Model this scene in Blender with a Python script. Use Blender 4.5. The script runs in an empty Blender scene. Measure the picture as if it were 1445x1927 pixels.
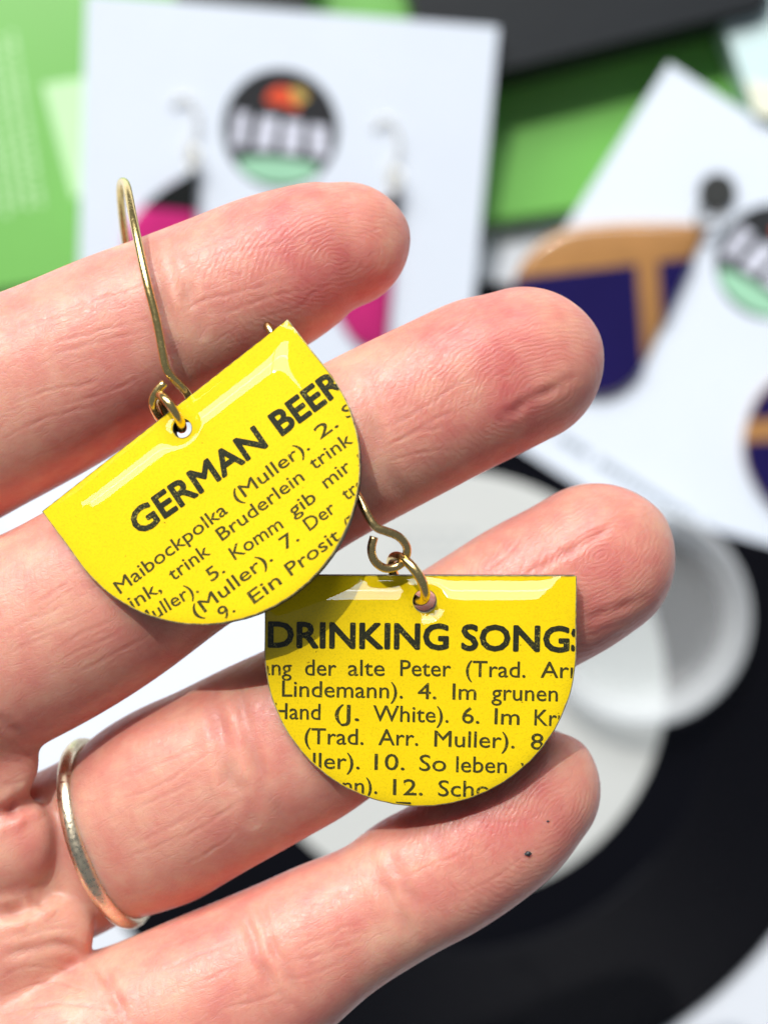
import bpy, bmesh, math, random
import numpy as np
from mathutils import Vector, Matrix
from mathutils.geometry import delaunay_2d_cdt

random.seed(7); np.random.seed(7)
S = bpy.context.scene
COL = S.collection
MM = 0.001

# ------------------------------------------------------------------ camera
CAMH = 310.0          # camera height over the table, mm
HANDZ = 170.0         # height of the hand's middle plane, mm
K = 3.714e-4          # tangent per photograph pixel (1445 x 1927)
cam_d = bpy.data.cameras.new('camera')
cam_d.sensor_fit = 'HORIZONTAL'; cam_d.sensor_width = 36.0
cam_d.lens = 36.0 / (1445 * K)
cam_d.clip_start = 0.005; cam_d.clip_end = 50
cam_d.dof.use_dof = True
cam_d.dof.focus_distance = (CAMH - HANDZ - 7.0) * MM
cam_d.dof.aperture_fstop = 18.5
cam = bpy.data.objects.new('camera', cam_d); COL.objects.link(cam)
cam.location = (0, 0, CAMH * MM)
S.camera = cam

# ------------------------------------------------------------------ light: a desk beside a sunny window
W = bpy.data.worlds.new('World'); S.world = W; W.use_nodes = True
bg = W.node_tree.nodes['Background']
bg.inputs[0].default_value = (0.80, 0.90, 1.0, 1); bg.inputs[1].default_value = 0.20

SUN = Vector((-0.36, 0.80, 1.0)).normalized()      # towards the sun
def lamp(name, kind, loc, target, **kw):
    d = bpy.data.lights.new(name, kind)
    for k, v in kw.items(): setattr(d, k, v)
    o = bpy.data.objects.new(name, d); COL.objects.link(o)
    o.location = loc
    o.rotation_euler = (Vector(target) - Vector(loc)).to_track_quat('-Z', 'Y').to_euler()
    return o
hand_c = Vector((0, 0, HANDZ * MM))
lamp('sunlight', 'SPOT', hand_c + SUN * 3.0, hand_c, energy=262.0, shadow_soft_size=0.014,
     spot_size=math.radians(20), spot_blend=0.2, color=(1.0, 0.955, 0.88))
# the window whose panes show in the gloss of the resin
for xx in (-1.16, -0.14):
    for zz, hh, en in ((1.395, 0.46, 13.0), (0.955, 0.36, 10.2)):
        lamp('window_pane', 'AREA', (xx, 1.25, zz), (xx, 0, zz - 0.6), energy=en, shape='RECTANGLE',
             size=0.97, size_y=hh, color=(0.93, 0.97, 1.0))

S.view_settings.view_transform = 'Standard'; S.view_settings.look = 'None'
S.view_settings.exposure = -0.09; S.view_settings.gamma = 1.0
S.view_settings.use_curve_mapping = False
S.cycles.use_denoising = True
S.cycles.max_bounces = 10; S.cycles.transparent_max_bounces = 16
S.cycles.caustics_reflective = False; S.cycles.caustics_refractive = False
S.cycles.sample_clamp_indirect = 6.0

# ------------------------------------------------------------------ helpers
def P(px, py, z):
    """photograph pixel + height over the table (mm) -> point in mm"""
    d = CAMH - z
    return np.array([(px - 722.5) * K * d, -(py - 963.5) * K * d, z])

def H(px, py, z=0.0): return P(px, py, HANDZ + z)

def tag(o, label=None, cat=None, group=None, kind=None):
    if label: o['label'] = label
    if cat: o['category'] = cat
    if group: o['group'] = group
    if kind: o['kind'] = kind
    return o

def thing(name, loc_mm, label, cat, group=None):
    o = bpy.data.objects.new(name, None); COL.objects.link(o)
    o.empty_display_size = 0.005
    o.location = Vector([c * MM for c in loc_mm])
    return tag(o, label, cat, group)

def mesh_obj(name, verts_mm, faces, mat, parent=None, smooth=False):
    v = np.asarray(verts_mm, dtype=float) * MM
    if parent is not None: v = v - np.array(parent.location)
    m = bpy.data.meshes.new(name)
    m.from_pydata([tuple(a) for a in v], [], faces)
    if smooth: m.polygons.foreach_set('use_smooth', [True] * len(m.polygons))
    m.materials.append(mat); m.update()
    o = bpy.data.objects.new(name, m); COL.objects.link(o)
    if parent is not None: o.parent = parent
    return o

def flat_obj_sharp(o, ang=35):
    me = o.data
    me.polygons.foreach_set('use_smooth', [True] * len(me.polygons))
    bm = bmesh.new(); bm.from_mesh(me)
    for e in bm.edges:
        if len(e.link_faces) == 2 and e.calc_face_angle(0) > math.radians(ang): e.smooth = False
    bm.to_mesh(me); bm.free()
    return o

def box_mesh(cx, cy, cz, sx, sy, sz, bev=0.0, seg=2):
    bm = bmesh.new(); bmesh.ops.create_cube(bm, size=1)
    for v in bm.verts: v.co = Vector((v.co.x * sx + cx, v.co.y * sy + cy, v.co.z * sz + cz))
    if bev: bmesh.ops.bevel(bm, geom=bm.edges[:], offset=bev, segments=seg, affect='EDGES', profile=0.5)
    vs = [tuple(v.co) for v in bm.verts]; bm.verts.index_update()
    fs = [[v.index for v in f.verts] for f in bm.faces]; bm.free()
    return vs, fs

def poly_prism(poly, z0, z1, frame=None):
    """closed prism of a 2D polygon; frame maps (x, y, z) -> 3D"""
    n = len(poly)
    fr = frame or (lambda x, y, z: (x, y, z))
    vs = [fr(x, y, z0) for x, y in poly] + [fr(x, y, z1) for x, y in poly]
    fs = [list(range(n))[::-1], list(range(n, 2 * n))]
    fs += [[i, (i + 1) % n, n + (i + 1) % n, n + i] for i in range(n)]
    return vs, fs

def lathe(profile, cx, cy, seg=96):
    vs, fs = [], []
    n = len(profile)
    for i in range(seg):
        a = 2 * math.pi * i / seg
        for r, z in profile: vs.append((cx + r * math.cos(a), cy + r * math.sin(a), z))
    for i in range(seg):
        j = (i + 1) % seg
        for k in range(n - 1):
            fs.append([i * n + k, j * n + k, j * n + k + 1, i * n + k + 1])
    return vs, fs

def cr(pts, n):
    """Catmull-Rom through points, n samples by arc length"""
    p = np.asarray(pts, float)
    q = np.vstack([2 * p[0] - p[1], p, 2 * p[-1] - p[-2]])
    out = []
    for i in range(1, len(q) - 2):
        for t in np.linspace(0, 1, 16, endpoint=False):
            a, b, c, d = q[i - 1], q[i], q[i + 1], q[i + 2]
            out.append(0.5 * ((2 * b) + (-a + c) * t + (2 * a - 5 * b + 4 * c - d) * t * t + (-a + 3 * b - 3 * c + d) * t ** 3))
    out.append(q[-2]); out = np.array(out)
    s = np.r_[0, np.cumsum(np.linalg.norm(np.diff(out[:, :3], axis=0), axis=1))]
    si = np.linspace(0, s[-1], n)
    return np.stack([np.interp(si, s, out[:, k]) for k in range(out.shape[1])], 1)

def wire(path, r, n=80, seg=14, closed=False, squash=1.0):
    pts = cr(path, n) if not closed else np.asarray(path, float)
    n = len(pts)
    vs, fs = [], []
    T = np.gradient(pts, axis=0) if not closed else (np.roll(pts, -1, 0) - np.roll(pts, 1, 0))
    T /= np.linalg.norm(T, axis=1)[:, None]
    ref = np.array([0, 0, 1.0]); nrm = ref - T[0] * (ref @ T[0])
    if np.linalg.norm(nrm) < 0.1: nrm = np.array([1.0, 0, 0]) - T[0] * T[0][0]
    nrm /= np.linalg.norm(nrm)
    for i in range(n):
        nrm = nrm - T[i] * (nrm @ T[i]); nrm /= np.linalg.norm(nrm)
        b = np.cross(T[i], nrm)
        for k in range(seg):
            a = 2 * math.pi * k / seg
            vs.append(pts[i] + r * (math.cos(a) * nrm + math.sin(a) * b))
    for i in range(n if closed else n - 1):
        j = (i + 1) % n
        for k in range(seg):
            l = (k + 1) % seg
            fs.append([i * seg + k, i * seg + l, j * seg + l, j * seg + k])
    if not closed:
        fs.append(list(range(seg))[::-1]); fs.append([(n - 1) * seg + k for k in range(seg)])
    return vs, fs

# ------------------------------------------------------------------ materials
def new_mat(name):
    m = bpy.data.materials.new(name); m.use_nodes = True
    nt = m.node_tree; b = nt.nodes['Principled BSDF']
    return m, nt, b

def link(nt, a, b): nt.links.new(a, b)

def noise(nt, scale, detail=3, rough=0.55, vec=None, dist=0.0):
    n = nt.nodes.new('ShaderNodeTexNoise')
    n.inputs['Scale'].default_value = scale; n.inputs['Detail'].default_value = detail
    n.inputs['Roughness'].default_value = rough; n.inputs['Distortion'].default_value = dist
    if vec is not None: link(nt, vec, n.inputs['Vector'])
    return n

def ramp(nt, fac, stops):
    r = nt.nodes.new('ShaderNodeValToRGB')
    el = r.color_ramp.elements
    el[0].position, el[0].color = stops[0][0], (*stops[0][1], 1)
    el[1].position, el[1].color = stops[-1][0], (*stops[-1][1], 1)
    for p, c in stops[1:-1]:
        e = el.new(p); e.color = (*c, 1)
    link(nt, fac, r.inputs[0])
    return r

def math_n(nt, op, a, b=None, clamp=False):
    n = nt.nodes.new('ShaderNodeMath'); n.operation = op; n.use_clamp = clamp
    for i, x in enumerate((a, b)):
        if x is None: continue
        if isinstance(x, (int, float)): n.inputs[i].default_value = x
        else: link(nt, x, n.inputs[i])
    return n.outputs[0]

def mixc(nt, fac, a, b, mode='MIX'):
    n = nt.nodes.new('ShaderNodeMix'); n.data_type = 'RGBA'; n.blend_type = mode
    for sock, x in ((n.inputs[0], fac), (n.inputs[6], a), (n.inputs[7], b)):
        if isinstance(x, (int, float)): sock.default_value = x
        elif isinstance(x, tuple): sock.default_value = (*x, 1)
        else: link(nt, x, sock)
    return n.outputs[2]

def coords(nt): return nt.nodes.new('ShaderNodeTexCoord').outputs['Object']

def simple(name, col, rough=0.5, metal=0.0, var=0.06, scale=60, spec=0.5, bump=0.0, coat=0.0):
    m, nt, b = new_mat(name)
    c = coords(nt)
    n = noise(nt, scale, 4, 0.6, c)
    lo = tuple(max(0, x * (1 - var)) for x in col); hi = tuple(min(1, x * (1 + var)) for x in col)
    r = ramp(nt, n.outputs[0], [(0.3, lo), (0.7, hi)])
    link(nt, r.outputs[0], b.inputs['Base Color'])
    b.inputs['Roughness'].default_value = rough; b.inputs['Metallic'].default_value = metal
    b.inputs['Specular IOR Level'].default_value = spec
    b.inputs['Coat Weight'].default_value = coat; b.inputs['Coat Roughness'].default_value = 0.03
    if bump:
        n2 = noise(nt, scale * 12, 3, 0.6, c)
        bp = nt.nodes.new('ShaderNodeBump'); bp.inputs['Strength'].default_value = bump
        bp.inputs['Distance'].default_value = 0.0002
        link(nt, n2.outputs[0], bp.inputs['Height']); link(nt, bp.outputs[0], b.inputs['Normal'])
    return m

def gold_mat(name, col, rough, scratch=0.25):
    m, nt, b = new_mat(name)
    c = coords(nt)
    n = noise(nt, 900, 4, 0.6, c)
    r = ramp(nt, n.outputs[0], [(0.3, tuple(x * 0.86 for x in col)), (0.7, col)])
    link(nt, r.outputs[0], b.inputs['Base Color'])
    b.inputs['Metallic'].default_value = 1.0
    rr = ramp(nt, noise(nt, 2600, 3, 0.7, c).outputs[0], [(0.35, (rough * 0.7,) * 3), (0.75, (rough * 1.5,) * 3)])
    link(nt, rr.outputs[0], b.inputs['Roughness'])
    bp = nt.nodes.new('ShaderNodeBump'); bp.inputs['Strength'].default_value = scratch; bp.inputs['Distance'].default_value = 0.00004
    link(nt, noise(nt, 3500, 3, 0.7, c).outputs[0], bp.inputs['Height']); link(nt, bp.outputs[0], b.inputs['Normal'])
    return m

M_TABLE = simple('white_table', (0.74, 0.77, 0.83), 0.45, var=0.03, scale=12)
M_CARD = simple('white_card', (0.78, 0.84, 0.94), 0.55, var=0.02, scale=30, bump=0.1)
M_GREEN = simple('lime_green_print', (0.15, 0.43, 0.075), 0.42, var=0.08, scale=18)
M_PALEGREEN = simple('pale_print', (0.48, 0.72, 0.40), 0.5, var=0.05)
M_SLAB = simple('dark_grey_plastic', (0.014, 0.016, 0.019), 0.5, var=0.1, scale=25, bump=0.3, spec=0.2)
M_BLACKP = simple('black_plastic', (0.012, 0.013, 0.016), 0.45)
M_AQUA = simple('pale_aqua_print', (0.62, 0.78, 0.78), 0.5, var=0.04)
M_CREAM = simple('cream_print', (0.85, 0.83, 0.66), 0.5, var=0.04)
M_BLACKINK = simple('black_ink', (0.018, 0.019, 0.022), 0.5)
M_WHITEINK = simple('white_ink', (0.72, 0.73, 0.84), 0.5, var=0.03)
M_GREYINK = simple('grey_ink', (0.30, 0.35, 0.40), 0.6, var=0.1)
M_LABELINK = simple('faint_label_ink', (0.46, 0.48, 0.48), 0.6, var=0.05)
M_MINT = simple('mint_ink', (0.36, 0.68, 0.46), 0.5, var=0.05)
M_REDINK = simple('red_ink', (0.85, 0.09, 0.03), 0.5, var=0.05)
M_YELINK = simple('ochre_ink', (0.62, 0.42, 0.10), 0.5, var=0.05)
M_MAGENTA = simple('magenta_enamel', (0.60, 0.022, 0.19), 0.25, var=0.05, coat=0.6)
M_JET = simple('jet_enamel', (0.008, 0.009, 0.008), 0.25, coat=0.6)
M_NAVY = simple('navy_enamel', (0.012, 0.008, 0.075), 0.3, var=0.08, coat=0.0, spec=0.25)
M_ORANGE = simple('orange_print', (0.42, 0.20, 0.062), 0.32, var=0.10, scale=150, coat=1.0)
M_STEEL = simple('dull_steel', (0.20, 0.20, 0.19), 0.35, metal=1.0, var=0.05)
M_GOLD = gold_mat('bright_gold_wire', (0.92, 0.68, 0.28), 0.22, 0.2)
M_GLINTWIRE = simple('wire_with_painted_glint', (0.90, 0.86, 0.76), 0.25, metal=0.25, var=0.05, scale=300)  # sun glints on the wire are put into this pale base colour
M_GOLD2 = gold_mat('bronze_gold_wire', (0.80, 0.58, 0.26), 0.24, 0.2)
M_RING = gold_mat('worn_pale_gold', (0.93, 0.79, 0.58), 0.34, 0.5)
M_LABEL = simple('record_label_paper', (0.58, 0.59, 0.57), 0.6, var=0.02, scale=20)

def vinyl_mat():
    m, nt, b = new_mat('black_vinyl')
    b.inputs['Base Color'].default_value = (0.0045, 0.0047, 0.007, 1)
    b.inputs['Specular IOR Level'].default_value = 0.05
    at = nt.nodes.new('ShaderNodeAttribute'); at.attribute_name = 'radius'
    w = math_n(nt, 'SINE', math_n(nt, 'MULTIPLY', at.outputs['Fac'], 6.283 / 0.35))
    w2 = math_n(nt, 'SINE', math_n(nt, 'MULTIPLY', at.outputs['Fac'], 6.283 / 2.3))
    hgt = math_n(nt, 'ADD', w, math_n(nt, 'MULTIPLY', w2, 0.5))
    groove = math_n(nt, 'GREATER_THAN', at.outputs['Fac'], 57.5)
    bp = nt.nodes.new('ShaderNodeBump'); bp.inputs['Distance'].default_value = 0.00006
    link(nt, math_n(nt, 'MULTIPLY', groove, 0.8), bp.inputs['Strength'])
    link(nt, hgt, bp.inputs['Height']); link(nt, bp.outputs[0], b.inputs['Normal'])
    link(nt, math_n(nt, 'ADD', math_n(nt, 'MULTIPLY', groove, 0.25), 0.16), b.inputs['Roughness'])
    return m
M_VINYL = vinyl_mat()

def yellow_tin():
    m, nt, b = new_mat('yellow_printed_tin')
    c = coords(nt)
    big = ramp(nt, noise(nt, 130, 4, 0.6, c).outputs[0], [(0.3, (0.95, 0.65, 0.001)), (0.7, (0.99, 0.70, 0.002))])
    grain = ramp(nt, noise(nt, 5200, 3, 0.75, c).outputs[0], [(0.30, (0.76, 0.76, 0.70)), (0.52, (1, 1, 1))])
    col = mixc(nt, 0.75, big.outputs[0], grain.outputs[0], 'MULTIPLY')
    specks = ramp(nt, noise(nt, 2100, 2, 0.5, c).outputs[0], [(0.225, (0.22, 0.17, 0.02)), (0.255, (1, 1, 1))])
    col = mixc(nt, 0.7, col, specks.outputs[0], 'MULTIPLY')
    link(nt, col, b.inputs['Base Color'])
    b.inputs['Roughness'].default_value = 0.5; b.inputs['Specular IOR Level'].default_value = 0.1
    return m
M_YELLOW = yellow_tin()

def ink_mat(name, ink, fleck, cut):
    m, nt, b = new_mat(name)
    c = coords(nt)
    n = noise(nt, 5600, 3, 0.8, c)
    patch = noise(nt, 600, 3, 0.6, c)
    v = math_n(nt, 'ADD', n.outputs[0], math_n(nt, 'MULTIPLY', math_n(nt, 'SUBTRACT', patch.outputs[0], 0.5), 0.35))
    r = ramp(nt, v, [(cut, ink), (cut + 0.10, fleck)])
    link(nt, r.outputs[0], b.inputs['Base Color'])
    b.inputs['Roughness'].default_value = 0.55; b.inputs['Specular IOR Level'].default_value = 0.1
    return m
M_INKBOLD = ink_mat('worn_black_ink', (0.022, 0.023, 0.010), (0.40, 0.33, 0.06), 0.60)
M_INKFINE = ink_mat('thin_olive_ink', (0.055, 0.048, 0.010), (0.50, 0.36, 0.01), 0.60)

def resin_mat():
    m, nt, b = new_mat('clear_resin')
    nt.nodes.remove(b)
    out = nt.nodes['Material Output']
    tr = nt.nodes.new('ShaderNodeBsdfTransparent'); gl = nt.nodes.new('ShaderNodeBsdfGlossy')
    gl.inputs['Roughness'].default_value = 0.02
    geo = nt.nodes.new('ShaderNodeNewGeometry')
    dt = nt.nodes.new('ShaderNodeVectorMath'); dt.operation = 'DOT_PRODUCT'
    link(nt, geo.outputs['Incoming'], dt.inputs[0])
    ab = math_n(nt, 'ABSOLUTE', dt.outputs['Value'])
    fac = math_n(nt, 'ADD', math_n(nt, 'MULTIPLY', math_n(nt, 'POWER', math_n(nt, 'SUBTRACT', 1.0, ab, True), 5.0), 0.955), 0.045)
    mx = nt.nodes.new('ShaderNodeMixShader')
    c = coords(nt)
    bp = nt.nodes.new('ShaderNodeBump'); bp.inputs['Strength'].default_value = 0.09; bp.inputs['Distance'].default_value = 0.0004
    link(nt, noise(nt, 140, 3, 0.5, c).outputs[0], bp.inputs['Height'])
    link(nt, bp.outputs[0], gl.inputs['Normal']); link(nt, bp.outputs[0], dt.inputs[1])
    link(nt, fac, mx.inputs[0]); link(nt, tr.outputs[0], mx.inputs[1]); link(nt, gl.outputs[0], mx.inputs[2])
    link(nt, mx.outputs[0], out.inputs['Surface'])
    return m
M_RESIN = resin_mat()
M_EDGE = simple('dark_cut_edge', (0.03, 0.028, 0.022), 0.45, var=0.5, scale=1500, bump=0.6)
M_CUT = simple('pale_cut_rim', (0.42, 0.36, 0.16), 0.35, var=0.6, scale=2200, bump=0.4)

def frosted():
    m, nt, b = new_mat('frosted_clear_plastic')
    b.inputs['Base Color'].default_value = (0.93, 0.94, 0.95, 1)
    b.inputs['Roughness'].default_value = 0.22
    out = nt.nodes['Material Output']
    tr = nt.nodes.new('ShaderNodeBsdfTransparent'); tr.inputs[0].default_value = (0.97, 0.98, 0.985, 1)
    tl = nt.nodes.new('ShaderNodeBsdfTranslucent'); tl.inputs[0].default_value = (0.93, 0.94, 0.95, 1)
    lw = nt.nodes.new('ShaderNodeLayerWeight'); lw.inputs[0].default_value = 0.45
    f = math_n(nt, 'ADD', math_n(nt, 'MULTIPLY', lw.outputs['Facing'], 0.80), 0.16, True)
    m1 = nt.nodes.new('ShaderNodeMixShader'); m1.inputs[0].default_value = 0.35
    link(nt, b.outputs[0], m1.inputs[1]); link(nt, tl.outputs[0], m1.inputs[2])
    m2 = nt.nodes.new('ShaderNodeMixShader')
    link(nt, f, m2.inputs[0]); link(nt, tr.outputs[0], m2.inputs[1]); link(nt, m1.outputs[0], m2.inputs[2])
    link(nt, m2.outputs[0], out.inputs['Surface'])
    return m
M_FROST = frosted()

def skin_mat():
    m, nt, b = new_mat('skin')
    c = coords(nt)
    fco = nt.nodes.new('ShaderNodeAttribute'); fco.attribute_name = 'fco'
    red = nt.nodes.new('ShaderNodeAttribute'); red.attribute_name = 'red'
    cre = nt.nodes.new('ShaderNodeAttribute'); cre.attribute_name = 'crease'
    core = nt.nodes.new('ShaderNodeAttribute'); core.attribute_name = 'core'
    pad = nt.nodes.new('ShaderNodeAttribute'); pad.attribute_name = 'pad'
    # colour: pale pink-beige with blood-red mottling
    n1 = noise(nt, 160, 4, 0.55, c); n2 = noise(nt, 480, 4, 0.6, c)
    mott = math_n(nt, 'ADD', math_n(nt, 'MULTIPLY', n1.outputs[0], 1.0), math_n(nt, 'MULTIPLY', n2.outputs[0], 0.62))
    v = math_n(nt, 'ADD', math_n(nt, 'SUBTRACT', mott, 0.55), math_n(nt, 'MULTIPLY', red.outputs['Fac'], 0.36))
    base = ramp(nt, v, [(0.02, (0.74, 0.395, 0.285)), (0.33, (0.69, 0.285, 0.218)), (0.75, (0.60, 0.150, 0.138))])
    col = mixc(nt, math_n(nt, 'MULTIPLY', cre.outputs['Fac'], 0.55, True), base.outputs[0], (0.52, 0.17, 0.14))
    # fine network of skin lines
    def scaled(att, sx, sy, sz=1.0):
        mp = nt.nodes.new('ShaderNodeVectorMath'); mp.operation = 'MULTIPLY'
        link(nt, att, mp.inputs[0]); mp.inputs[1].default_value = (sx, sy, sz)
        return mp.outputs[0]
    fv = fco.outputs['Vector']
    wob = noise(nt, 0.55, 3, 0.5, fv)
    add = nt.nodes.new('ShaderNodeVectorMath'); add.operation = 'MULTIPLY_ADD'
    link(nt, wob.outputs['Color'], add.inputs[0]); add.inputs[1].default_value = (1.6, 1.6, 0); link(nt, fv, add.inputs[2])
    # papillary ridges: concentric loops about each pad's core, elsewhere across the finger
    cw = nt.nodes.new('ShaderNodeVectorMath'); cw.operation = 'MULTIPLY_ADD'
    link(nt, wob.outputs['Color'], cw.inputs[0]); cw.inputs[1].default_value = (1.0, 1.0, 0); link(nt, core.outputs['Vector'], cw.inputs[2])
    ln = nt.nodes.new('ShaderNodeVectorMath'); ln.operation = 'LENGTH'; link(nt, cw.outputs[0], ln.inputs[0])
    ridge = math_n(nt, 'SINE', math_n(nt, 'MULTIPLY', ln.outputs['Value'], 6.283 / 0.42))
    rmask = noise(nt, 0.35, 2, 0.5, fv)
    ridge = math_n(nt, 'MULTIPLY', ridge, math_n(nt, 'MULTIPLY', math_n(nt, 'ADD', rmask.outputs[0], -0.15), pad.outputs['Fac']))
    vo = nt.nodes.new('ShaderNodeTexVoronoi'); vo.feature = 'DISTANCE_TO_EDGE'; vo.inputs['Scale'].default_value = 1.0
    link(nt, scaled(add.outputs[0], 1.9, 3.0), vo.inputs['Vector'])
    cells = ramp(nt, vo.outputs['Distance'], [(0.0, (0, 0, 0)), (0.16, (1, 1, 1))])
    lines = noise(nt, 1.0, 4, 0.62, scaled(add.outputs[0], 0.22, 2.6), 0.3)
    lr = ramp(nt, lines.outputs[0], [(0.36, (0, 0, 0)), (0.47, (1, 1, 1))])
    h = math_n(nt, 'ADD', math_n(nt, 'MULTIPLY', ridge, 0.52), math_n(nt, 'MULTIPLY', cells.outputs[0], 0.22))
    h = math_n(nt, 'ADD', h, math_n(nt, 'MULTIPLY', lr.outputs[0], 0.30))
    h = math_n(nt, 'ADD', h, math_n(nt, 'MULTIPLY', noise(nt, 3200, 3, 0.6, c).outputs[0], 0.35))
    bp = nt.nodes.new('ShaderNodeBump'); bp.inputs['Strength'].default_value = 0.55; bp.inputs['Distance'].default_value = 0.000075
    link(nt, h, bp.inputs['Height']); link(nt, bp.outputs[0], b.inputs['Normal'])
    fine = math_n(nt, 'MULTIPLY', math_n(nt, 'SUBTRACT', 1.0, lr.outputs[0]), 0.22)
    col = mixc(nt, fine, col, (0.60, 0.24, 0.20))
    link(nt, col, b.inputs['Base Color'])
    b.inputs['Subsurface Weight'].default_value = 0.8
    b.inputs['Subsurface Radius'].default_value = (1.0, 0.32, 0.16)
    b.inputs['Subsurface Scale'].default_value = 0.0022
    rg = ramp(nt, noise(nt, 1500, 4, 0.65, c).outputs[0], [(0.3, (0.33,) * 3), (0.7, (0.56,) * 3)])
    link(nt, rg.outputs[0], b.inputs['Roughness'])
    b.inputs['Specular IOR Level'].default_value = 0.48
    return m
M_SKIN = skin_mat()
M_NAIL = simple('fingernail', (0.82, 0.70, 0.64), 0.25, var=0.03)

# ------------------------------------------------------------------ the table and what lies on it
tv, tf = box_mesh(0, 0, -10, 900, 900, 20, 2)
t = mesh_obj('table', tv, tf, M_TABLE); tag(t, kind='structure')

def rot2(v, a): return (v[0] * math.cos(a) - v[1] * math.sin(a), v[0] * math.sin(a) + v[1] * math.cos(a))

# black seven inch record
rc = P(850, 1290, 1.0)
rec = thing('vinyl_record', (rc[0], rc[1], 0), 'black vinyl record with pale grey paper label lying on the white table', 'record')
prof = [(3.6, 0.15), (3.6, 1.5), (45, 1.55), (46.4, 1.35), (57.3, 1.35), (57.8, 1.75), (85.5, 1.75), (87.2, 1.5), (87.8, 0.9), (87.2, 0.25), (46, 0.15), (3.6, 0.15)]
dense = []
for (r0, z0), (r1, z1) in zip(prof[:-1], prof[1:]):
    k = max(1, int(abs(r1 - r0) / 3))
    for i in range(k): dense.append((r0 + (r1 - r0) * i / k, z0 + (z1 - z0) * i / k))
dense.append(prof[-1])
v, f = lathe(dense, rc[0], rc[1], 160)
o = mesh_obj('disc', v, f, M_VINYL, rec); flat_obj_sharp(o, 30)
at = o.data.attributes.new('radius', 'FLOAT', 'POINT')
vv = np.array(v); at.data.foreach_set('value', np.hypot(vv[:, 0] - rc[0], vv[:, 1] - rc[1]).astype('f'))
v, f = lathe([(3.6, 1.6), (3.6, 1.75), (46.0, 1.75), (46.2, 1.6)], rc[0], rc[1], 128)
lab = mesh_obj('paper_label', v, f, M_LABEL, rec); flat_obj_sharp(lab)
# faint lines of print on the label
vs, fs = [], []
for row, (y0, x0, n) in enumerate([(1000, 740, 5), (1022, 760, 4), (1045, 735, 6)]):
    x = x0
    for i in range(n):
        w = random.uniform(16, 34)
        a = P(x, y0, 1.8); b2 = P(x + w, y0 + 9, 1.8)
        q = len(vs); vs += [(a[0], a[1], 1.78), (b2[0], a[1], 1.78), (b2[0], b2[1], 1.78), (a[0], b2[1], 1.78)]; fs.append([q + 3, q + 2, q + 1, q])
        x += w + 10
mesh_obj('faint_print', vs, fs, M_LABELINK, rec)

pp = [tuple(P(x, y, 2.4)[:2]) for x, y in ((20, 800), (578, 790), (618, 1490), (40, 1530))]
pc = mesh_obj('blank_card', *poly_prism(pp[::-1], 1.95, 2.4), M_CARD); tag(pc, 'blank white card lying flat on the record beneath the middle finger', 'card')

# lime green box behind the cards
gx = math.radians(8)
gcorner = P(1090, 397, 5.5)       # its near right corner
gw, gh, gt = 170.0, 120.0, 5.5
def gframe(x, y, z):
    q = rot2((x, y), gx); return (gcorner[0] + q[0], gcorner[1] + q[1], z)
# widened to the right so that it passes behind the second card
gb = thing('green_box', gframe(-60, 60, 0), 'flat lime green printed box lying under the earring card', 'box')
bm = bmesh.new(); bmesh.ops.create_cube(bm, size=1)
for q in bm.verts: q.co = Vector(gframe((q.co.x - 0.5) * gw + 40, (q.co.y + 0.5) * gh, (q.co.z + 0.5) * gt))
bmesh.ops.bevel(bm, geom=bm.edges[:], offset=0.8, segments=2, affect='EDGES')
v = [tuple(q.co) for q in bm.verts]; bm.verts.index_update(); f = [[q.index for q in F.verts] for F in bm.faces]; bm.free()
flat_obj_sharp(mesh_obj('carton', v, f, M_GREEN, gb))
# blocks of small white print (too small to read) and a pale plain panel
def ground_quads(name, quads, z, mat, parent):
    vs, fs = [], []
    for quad in quads:
        k = len(vs)
        for (x, y) in quad:
            p = P(x, y, z); vs.append((p[0], p[1], z))
        fs.append([k, k + 3, k + 2, k + 1] if False else [k + 3, k + 2, k + 1, k])
    return mesh_obj(name, vs, fs, mat, parent)
quads = []
ux, uy = 0.165, 0.986          # the print runs down the box
for c in range(6):
    bx, by = 18 - 21 * c, 62 + 8 * c
    s = 0
    while s < 330 - 6 * c:
        w = random.uniform(5, 15)
        x0, y0 = bx + ux * s, by + uy * s
        quads.append([(x0, y0), (x0 + 9, y0 - 1.5), (x0 + 9 + ux * w, y0 - 1.5 + uy * w), (x0 + ux * w, y0 + uy * w)])
        s += w + random.uniform(4, 9)
ground_quads('small_print', quads, gt + 0.06, M_PALEGREEN, gb)
ground_quads('plain_panel', [[(80, 158), (200, 138), (240, 350), (138, 372)]], gt + 0.06, M_PALEGREEN, gb)

# dark slab at the top, pale aqua pack beside it
sl0, sl1 = P(930, 134, 18.0), P(1430, 10, 18.0)
ang = math.atan2(sl1[1] - sl0[1], sl1[0] - sl0[0])
def sframe(x, y, z):
    q = rot2((x, y), ang); return (sl0[0] + q[0], sl0[1] + q[1], z)
sb = thing('dark_slab', sframe(20, 20, 5.5), 'dark grey rounded slab with a black rim lying on the green box', 'case')
def rrect(x0, y0, x1, y1, r, n=6):
    pts = []
    for cx, cy, a0 in ((x1 - r, y1 - r, 0), (x0 + r, y1 - r, 90), (x0 + r, y0 + r, 180), (x1 - r, y0 + r, 270)):
        for i in range(n + 1):
            a = math.radians(a0 + 90 * i / n); pts.append((cx + r * math.cos(a), cy + r * math.sin(a)))
    return pts
v, f = poly_prism(rrect(-13, -0.6, 60, 70, 5), 5.53, 16.0, sframe); flat_obj_sharp(mesh_obj('rim', v, f, M_BLACKP, sb))
v, f = poly_prism(rrect(-12.6, 0, 59.6, 69.6, 4.7), 16.0, 18.0, sframe); flat_obj_sharp(mesh_obj('top_shell', v, f, M_SLAB, sb))

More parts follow.
